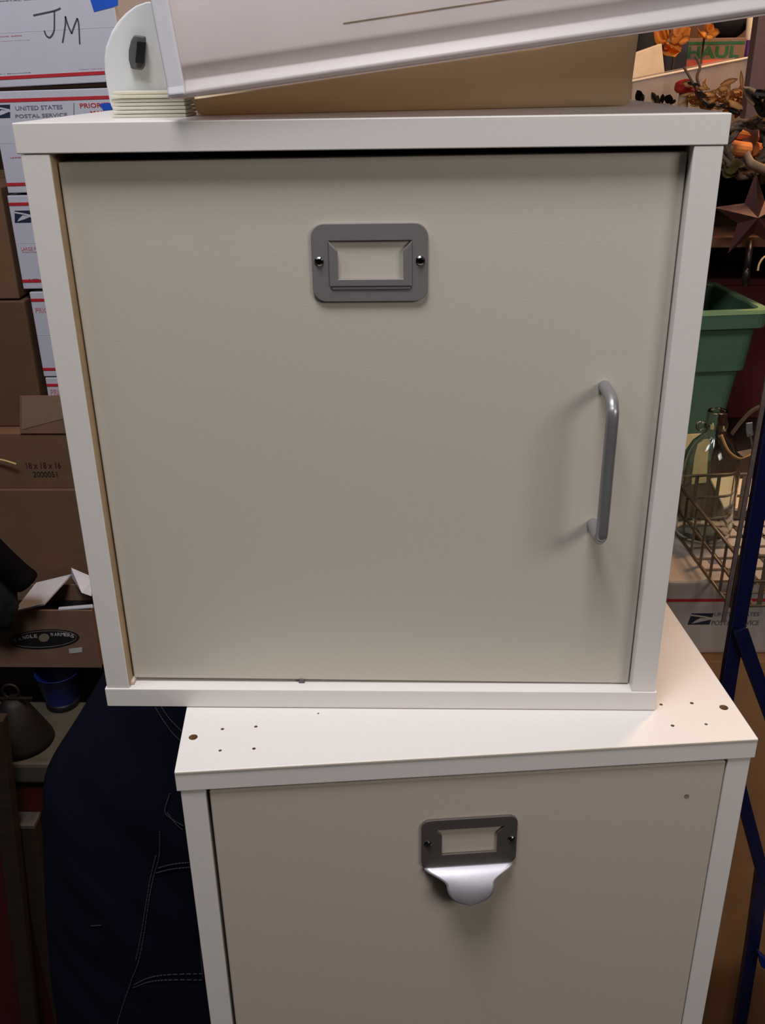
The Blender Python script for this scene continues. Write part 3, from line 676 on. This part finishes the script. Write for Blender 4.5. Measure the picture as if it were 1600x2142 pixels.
# table, tote, red box, note
tt = thing('plastic_tote', 'deep green plastic tote with a pale rim behind the glass jug', 'tote', (.850, 1.112, -.2695), (0, 0, math.radians(7)))
w_, d_, h_ = .36, .25, .30
bm = B()
def trap(bm, x0, x1, y0, y1, z0, z1, ins, t=None):
    a = [(x0+ins, y0+ins, z0), (x1-ins, y0+ins, z0), (x1-ins, y1-ins, z0), (x0+ins, y1-ins, z0)]; b = [(x0, y0, z1), (x1, y0, z1), (x1, y1, z1), (x0, y1, z1)]
    return a, b
def loft4(bm, rings, capb=True):
    R = [[bm.verts.new(p) for p in r] for r in rings]
    for a, b in zip(R, R[1:]):
        for k in range(len(a)): bm.faces.new((a[k], a[(k+1) % len(a)], b[(k+1) % len(a)], b[k]))
    if capb: bm.faces.new(R[0]); bm.faces.new(R[-1])
    return bm
def rr(ins, z, r=.02, n=5):
    o = []; x0, x1, y0, y1 = -w_+ins, -ins, ins, d_-ins
    for cx, cy, a0 in ((x1-r, y1-r, 0), (x0+r, y1-r, 90), (x0+r, y0+r, 180), (x1-r, y0+r, 270)):
        for k in range(n+1):
            a = math.radians(a0+90*k/n); o.append((cx+r*math.cos(a), cy+r*math.sin(a), z))
    return o
loft4(bm, [rr(.045, 0), rr(.026, .19), rr(.019, .19), rr(.010, h_), rr(.014, h_), rr(.029, .19), rr(.049, .004)])
mk('tote_body', bm, 'green', tt, smooth=False)
mk('rim_skirt', loft4(B(), [rr(.010, h_-.028), rr(.001, h_-.028), rr(.0, h_-.003), rr(.010, h_-.003)], False), 'green', tt)
mk('rim', loft4(B(), [rr(.010, h_-.003), rr(-.001, h_-.003), rr(-.001, h_+.004), rr(.012, h_+.004), rr(.012, h_-.003), rr(.010, h_-.003)], False), 'greenrim', tt)
t = mk('paper_note', slab(B(), [at(1436, 952, 1.05), at(1484, 949, 1.05), at(1486, 844, 1.05), at(1436, 847, 1.05)], .002, (0, 1, 0)), 'paper'); 
tag(t, 'plain manila card standing behind the glass jug', 'card')
t.location.z = -.2695
t.scale.z = 1
rb = thing('red_box', 'dark red box right of the green tote', 'box', (1.05, 1.48, -.2695))
mk('carton', bx(-.28, .3, -.07, .1, 0, .285), 'maroon', rb, bevel=.003); mk('lid', bx(-.283, .303, -.073, .103, .2852, .30), 'maroon', rb, bevel=.003)
for (x, y, X1, Y1, m, lab) in ((1545, 968, 1.02, .012, 'cream', 'flat cream envelope lying in front of the dark red box'),):
    p = at(x, y, .99)
    tag(mk('envelope', bx(p.x-.02, p.x+.10, .93, 1.06, -.2695, -.2635), 'cream', bevel=.001), lab, 'envelope')

# ------------------------------------------------------------------ right: shelf unit with seasonal decorations
SZ1, SZ2 = .272, .137
su = thing('shelf_unit', 'brown wooden shelf unit full of autumn decorations', 'shelf', (1.1, 1.5, FZ))
mk('shelf_board', bx(.41, 1.6, 1.15, 1.95, SZ1-.012, SZ1), 'shelfwood', su, world=True, bevel=.001)
mk('shelf_board', bx(.41, 1.6, 1.15, 1.95, SZ2-.002, SZ2+.016), 'shelfwood', su, world=True, bevel=.001)
mk('shelf_board', bx(.41, 1.6, .90, 1.95, -.30, -.27), 'wood', su, world=True, bevel=.001)
for x, y in ((.425, 1.17), (1.58, 1.17), (.425, 1.93), (1.58, 1.93)): mk('upright', bx(x-.013, x+.013, y-.014, y+.014, FZ, .75), 'mauve', su, world=True, bevel=.001)
pz = at(1592, 80, 1.165)
mk('divider_post', bx(pz.x-.013, pz.x+.013, 1.152, 1.18, SZ1, .75), 'mauve', su, world=True, bevel=.001)
mk('back_panel', bx(.41, 1.6, 1.951, 1.96, FZ, .62), 'shelfwood', su, world=True)

YU = 1.70
x0 = at(1392, 110, YU).x; zt = at(1450, 80, YU).z
ub = thing('moving_box', 'brown moving box with green lettering on the upper shelf', 'box', (x0, YU, SZ1))
wU = at(1558, 110, YU).x-x0
mk('carton', bx(0, wU, 0, .2, 0, zt-SZ1), 'card2', ub, bevel=.002)
put(ub, 'U-HAUL', 'ink_green', 1392, 123, 1548, 95, YU, .04)
p = loc_of(ub, 1440, 91, YU); mk('green_stripe', bx(.003, wU-.003, -.0006, .0001, p.z-.003, p.z+.003), 'ink_green', ub)
p = loc_of(ub, 1440, 131, YU); mk('orange_stripe', bx(.003, wU-.003, -.0006, .0001, p.z-.008, p.z+.005), 'ink_orange', ub)
zu = zt
bm = blob(B(), (at(1522, 60, 1.78).x, 1.78, zu+.037), (.045, .05, .037), .12); tag(mk('black_bag', bm, 'blackcloth', smooth=True), 'black cloth bag on top of the green-lettered box', 'bag')
pc = at(1565, 84, 1.72)
cnd = thing('candle_holder', 'cream candle in a purple holder right of the lettered box', 'candle', (pc.x+.006, 1.72, SZ1))
hh = pc.z-SZ1
mk('holder', lathe(B(), [(.0005, 0), (.02, 0), (.012, .02), (.008, hh*.5), (.012, hh*.8), (.017, hh), (.0005, hh)], seg=20), 'purple', cnd, smooth=True)
mk('candle', lathe(B(), [(.013, hh), (.0145, hh+.043), (.012, hh+.045), (.0005, hh+.044)], seg=20), 'cream', cnd, smooth=True)
YN = 1.55
a, b_ = at(1383, 145, YN), at(1441, 86, YN)
tag(mk('dark_box', bx(a.x, b_.x, YN, YN+.08, SZ1, b_.z), 'navybox', bevel=.002), 'dark navy box standing left of the lettered box', 'box')
YK = 1.45
P = [at(1310, 205, YK), at(1390, 200, YK), at(1390, 150, YK), at(1384, 91, YK), at(1310, 118, YK)]
P = [Vector((P[0].x, YK, SZ1)), Vector((P[1].x, YK, SZ1))]+P[2:]
tag(mk('cream_card', slab(B(), P, .03, (0, 1, 0)), 'cream', bevel=.001), 'cream open box corner behind the clear bin', 'box')
bm = blob(B(), (at(1350, 82, 1.72).x, 1.72, (SZ1+at(1350, 62, 1.72).z)/2), (.045, .04, (at(1350, 62, 1.72).z-SZ1)/2), .12); tag(mk('dark_pouch', bm, 'blackcloth', smooth=True), 'dark pouch left of the orange leaves on the upper shelf', 'pouch')
# clear bin, tipped
YB = 1.28
f4 = [at(1320, 232, YB), at(1586, 226, YB), at(1581, 118, YB), at(1322, 170, YB)]
f4[0].z = SZ1+.001; f4[1].z = SZ1+.001
cbn = thing('clear_bin', 'hazy clear plastic bin with a slanted rim on the upper shelf', 'bin', ((f4[0].x+f4[1].x)/2, YB, SZ1))
dd = Vector((0, .12, .0))
mk('front_panel', slab(B(), f4, .0015, (0, 1, 0)), 'clearbin', cbn, world=True)
mk('back_panel', slab(B(), [p+dd for p in f4], .0015, (0, -1, 0)), 'clearbin', cbn, world=True)
for i, j in ((0, 3), (1, 2)): mk('side_panel', slab(B(), [f4[i], f4[i]+dd, f4[j]+dd, f4[j]], .0015), 'clearbin', cbn, world=True)
mk('rim', tube(B(), [f4[3], f4[2]], .0022, 8), 'cream', cbn, world=True)
mk('corner_edge', tube(B(), [f4[2], f4[1]], .002, 8), 'cream', cbn, world=True)
# orange leaves
def bunch(name, label, cat, base, specs, m, Y, part, group=None, w=.32, stem=None):
    t = thing(name, label, cat, base, group=group)
    if stem: mk('stem', tube(B(), spline(stem, 5), .0022, 7), 'twig', t, world=True)
    for (x0_, y0_, x1_, y1_) in specs:
        a = at(x0_, y0_, Y+random.uniform(-.012, .012)); b = at(x1_, y1_, Y-.02+random.uniform(-.015, .015))
        mk(part, leaf(B(), a, b-a, (b-a).length*w, (random.uniform(-.3, .3), -1, .35), random.uniform(.05, .25)), m, t, world=True, smooth=True)
    return t
YO = 1.50
bunch('orange_leaf_spray', 'bright orange silk leaf spray beside the dark navy box', 'leaves', at(1400, 150, YO), [(1395, 85, 1358, 60), (1400, 72, 1380, 52), (1400, 92, 1412, 122), (1398, 96, 1388, 104), (1418, 80, 1446, 58), (1420, 84, 1444, 86), (1415, 76, 1425, 48), (1402, 80, 1432, 78), (1395, 70, 1366, 72), (1408, 95, 1398, 110)], 'orange', YO, 'leaf', w=.42, stem=[at(1405, 85, YO+.02), at(1408, 130, YO+.02), Vector((at(1408, 150, YO).x, YO+.03, SZ1))])
bunch('orange_leaf_spray', 'smaller orange silk leaf spray above the green lettering', 'leaves', at(1480, 85, 1.66), [(1475, 66, 1462, 82), (1478, 60, 1472, 44), (1480, 64, 1494, 48), (1480, 70, 1506, 72), (1476, 76, 1492, 80), (1470, 72, 1458, 74)], 'orange', 1.66, 'leaf', w=.42, stem=[at(1476, 70, 1.67), at(1470, 100, 1.68), Vector((at(1466, 140, 1.68).x, 1.68, SZ1))])
p = at(1606, 168, 1.26); bm = blob(B(), (p.x+.012, 1.235, (p.z+SZ1)/2+.008), (.03, .012, (p.z-SZ1)/2+.026), .12); tag(mk('dark_filler', bm, 'blackcloth', smooth=True), 'added dark filler shape at the right edge beside the clear bin', 'filler')  # filler blob, added to darken the lower part of the divider post
# dried tan leaves
dl = thing('dried_leaf_bundle', 'bundle of dried tan leaves in front of the clear bin', 'dried leaves', (at(1515, 215, 1.24).x, 1.24, SZ1))
bm = B()
for k in range(120):
    x, y = random.uniform(1455, 1575), random.gauss(212, 17); y = max(178 if x < 1540 else 190, min(246, y))
    a = at(x, y, 1.235+random.uniform(-.05, .02)); d = Vector((random.uniform(-1, 1), random.uniform(-.6, .2), random.uniform(-.35, .5))).normalized()*random.uniform(.014, .034)
    if (a+d).z < SZ1+.001 or a.z < SZ1+.001: a.z = max(a.z, SZ1+.003); d.z = abs(d.z)*.4
    leaf(bm, a, d, random.uniform(.003, .0065), (random.uniform(-.5, .5), -1, random.uniform(0, 1)), random.uniform(-.2, .3), 4)
mk('foliage', bm, 'raffia', dl, world=True, smooth=True)
mk('stem', tube(B(), spline([at(1455, 118, 1.25), at(1464, 140, 1.24), at(1458, 165, 1.23), at(1475, 205, 1.22), at(1500, 225, 1.22)], 6), .0024, 8), 'twig', dl, world=True)
# red ornament
p = at(1432, 182, 1.22)
orn = thing('red_ornament', 'red rounded ornament with a pale base before the clear bin', 'ornament', (p.x, 1.22, SZ1))
bm = B(); blob(bm, (0, 0, p.z-SZ1), (.017, .015, .012), .2); blob(bm, (.012, -.003, p.z-SZ1-.006), (.012, .01, .008), .2); mk('body', bm, 'red', orn, smooth=True)
mk('base', lathe(B(), [(.0005, 0), (.014, 0), (.012, .012), (.008, p.z-SZ1-.008), (.0005, p.z-SZ1-.006)], seg=18), 'bark', orn, smooth=True)
# black leaves
bunch('black_leaf_spray', 'row of black metal leaves at the back of the cabinet top', 'leaves', at(1390, 215, 1.19), [(1340, 212, 1330, 188), (1345, 214, 1341, 196), (1375, 216, 1362, 192), (1385, 216, 1384, 196), (1395, 216, 1404, 192), (1402, 218, 1412, 204), (1380, 218, 1368, 206)], 'darkleaf', 1.19, 'leaf', w=.3, stem=[at(1335, 214, 1.19), at(1375, 218, 1.19), at(1405, 222, 1.19)])
bunch('black_leaf_spray', 'black leaf twig slanting across the dried tan leaves', 'leaves', at(1480, 225, 1.17), [(1440, 172, 1462, 186), (1455, 193, 1476, 208), (1468, 212, 1480, 224), (1478, 224, 1500, 220), (1498, 222, 1528, 226), (1520, 226, 1545, 240)], 'darkleaf', 1.17, 'leaf', w=.22, stem=[at(1430, 140, 1.18), at(1450, 175, 1.17), at(1472, 212, 1.17), at(1520, 225, 1.17)])
bunch('black_leaf_spray', 'large dark pointed metal leaves at the right edge', 'leaves', at(1590, 230, 1.10), [(1600, 226, 1552, 184), (1612, 200, 1568, 196), (1612, 236, 1566, 226), (1605, 246, 1590, 190)], 'darkleaf', 1.10, 'leaf', w=.24, stem=[at(1592, 200, 1.10), at(1604, 235, 1.10), at(1606, 330, 1.12)])
# twig wreath hanging on the shelf edge
wc = at(1562, 308, 1.12); Rw = (at(1562, 308, 1.12)-at(1562, 248, 1.12)).length
wr = thing('twig_wreath', 'small dark twig wreath hanging on the shelf edge', 'wreath', wc)
bm = B()
for k in range(7):
    ph = random.uniform(0, 6); pts = []
    for j in range(37):
        a = 2*math.pi*j/36; r = Rw*.9+.006*math.sin(3*a+ph)+.004*random.uniform(-1, 1)
        pts.append(wc+Vector((r*math.cos(a)*.85, .007*math.sin(5*a+ph), r*math.sin(a))))
    tube(bm, pts, .0042, 6, cap=False)
mk('twigs', bm, 'twig', wr, world=True, smooth=True)
# sticks on the shelf, lying in the wreath's opening and below
for i, (xa, ya, xb, yb, r, Y) in enumerate(((1524, 276, 1584, 286, .010, 1.155), (1508, 306, 1566, 314, .0125, 1.14), (1578, 312, 1602, 318, .0115, 1.15), (1518, 290, 1574, 303, .008, 1.165))):
    a, b_ = at(xa, ya, Y), at(xb, yb, Y+.01)
    o = mk('wood_stick', tube(B(), [a, b_], r, 14), 'stick' if i != 3 else 'bark', smooth=False, bevel=.001)
    tag(o, ['orange wood stick seen through the twig wreath', 'thick orange wood stick against the cabinet side', 'short orange wood stick at the right edge', 'grey bark-covered stick between the orange sticks'][i], 'stick', 'wood sticks under the wreath')
bkk = bm = strip(B(), spline([at(1560, 322, 1.10), at(1570, 342, 1.09), at(1590, 352, 1.09), at(1615, 362, 1.09)], 6), .016, .004, (.2, -.6, 1)); tag(mk('bark_strip', bm, 'bark', smooth=True), 'curved pale bark strip below the twig wreath', 'bark')
bunch('olive_leaf_spray', 'dull olive leaves under the wood sticks', 'leaves', at(1530, 350, 1.12), [(1515, 352, 1560, 346), (1512, 360, 1545, 368), (1530, 345, 1556, 358), (1600, 372, 1592, 350), (1590, 385, 1602, 360)], 'olive', 1.12, 'leaf', w=.3, stem=[at(1505, 356, 1.13), at(1560, 356, 1.13)])
# barn star
sc_ = at(1577, 452, 1.10); R1 = (at(1577, 452, 1.10)-at(1490, 452, 1.10)).length*1.02; R2 = R1*.40
st = thing('metal_star', 'faceted rusty brown metal star hanging on the shelf', 'star', (sc_.x, 1.10, sc_.z-R1))
bm = B(); tip = bm.verts.new(sc_+Vector((0, -.022, 0))); back = bm.verts.new(sc_+Vector((0, .006, 0))); ring = []
for k in range(10):
    a = math.radians(-120+36*k); r = R1 if k % 2 == 0 else R2
    ring.append(bm.verts.new(sc_+Vector((r*math.cos(a), 0, r*math.sin(a)))))
for k in range(10): bm.faces.new((tip, ring[k], ring[(k+1) % 10])); bm.faces.new((back, ring[(k+1) % 10], ring[k]))
mk('star_body', bm, 'rust', st, world=True)
mk('hanger', tube(B(), [sc_+Vector((0, .004, R2)), Vector((sc_.x, 1.148, SZ1-.004))], .001, 6), 'iron', st, world=True)
lad = thing('iron_ladle', 'dark iron ladle hanging under the metal star', 'ladle', at(1562, 590, 1.12))
mk('ladle_handle', tube(B(), [at(1569, 505, 1.14), at(1565, 540, 1.13), at(1561, 575, 1.125)], .0062, 10), 'iron', lad, world=True, smooth=True)
mk('ladle_bowl', blob(B(), at(1560, 580, 1.12), (.0075, .007, .016), .02), 'iron', lad, world=True, smooth=True)
tag(mk('dry_twig', tube(B(), spline([at(1585, 566, 1.12), at(1588, 552, 1.12), at(1598, 538, 1.12), at(1615, 530, 1.12)], 5), .0018, 7), 'straw'), 'thin curved dry twig right of the iron ladle', 'twig')
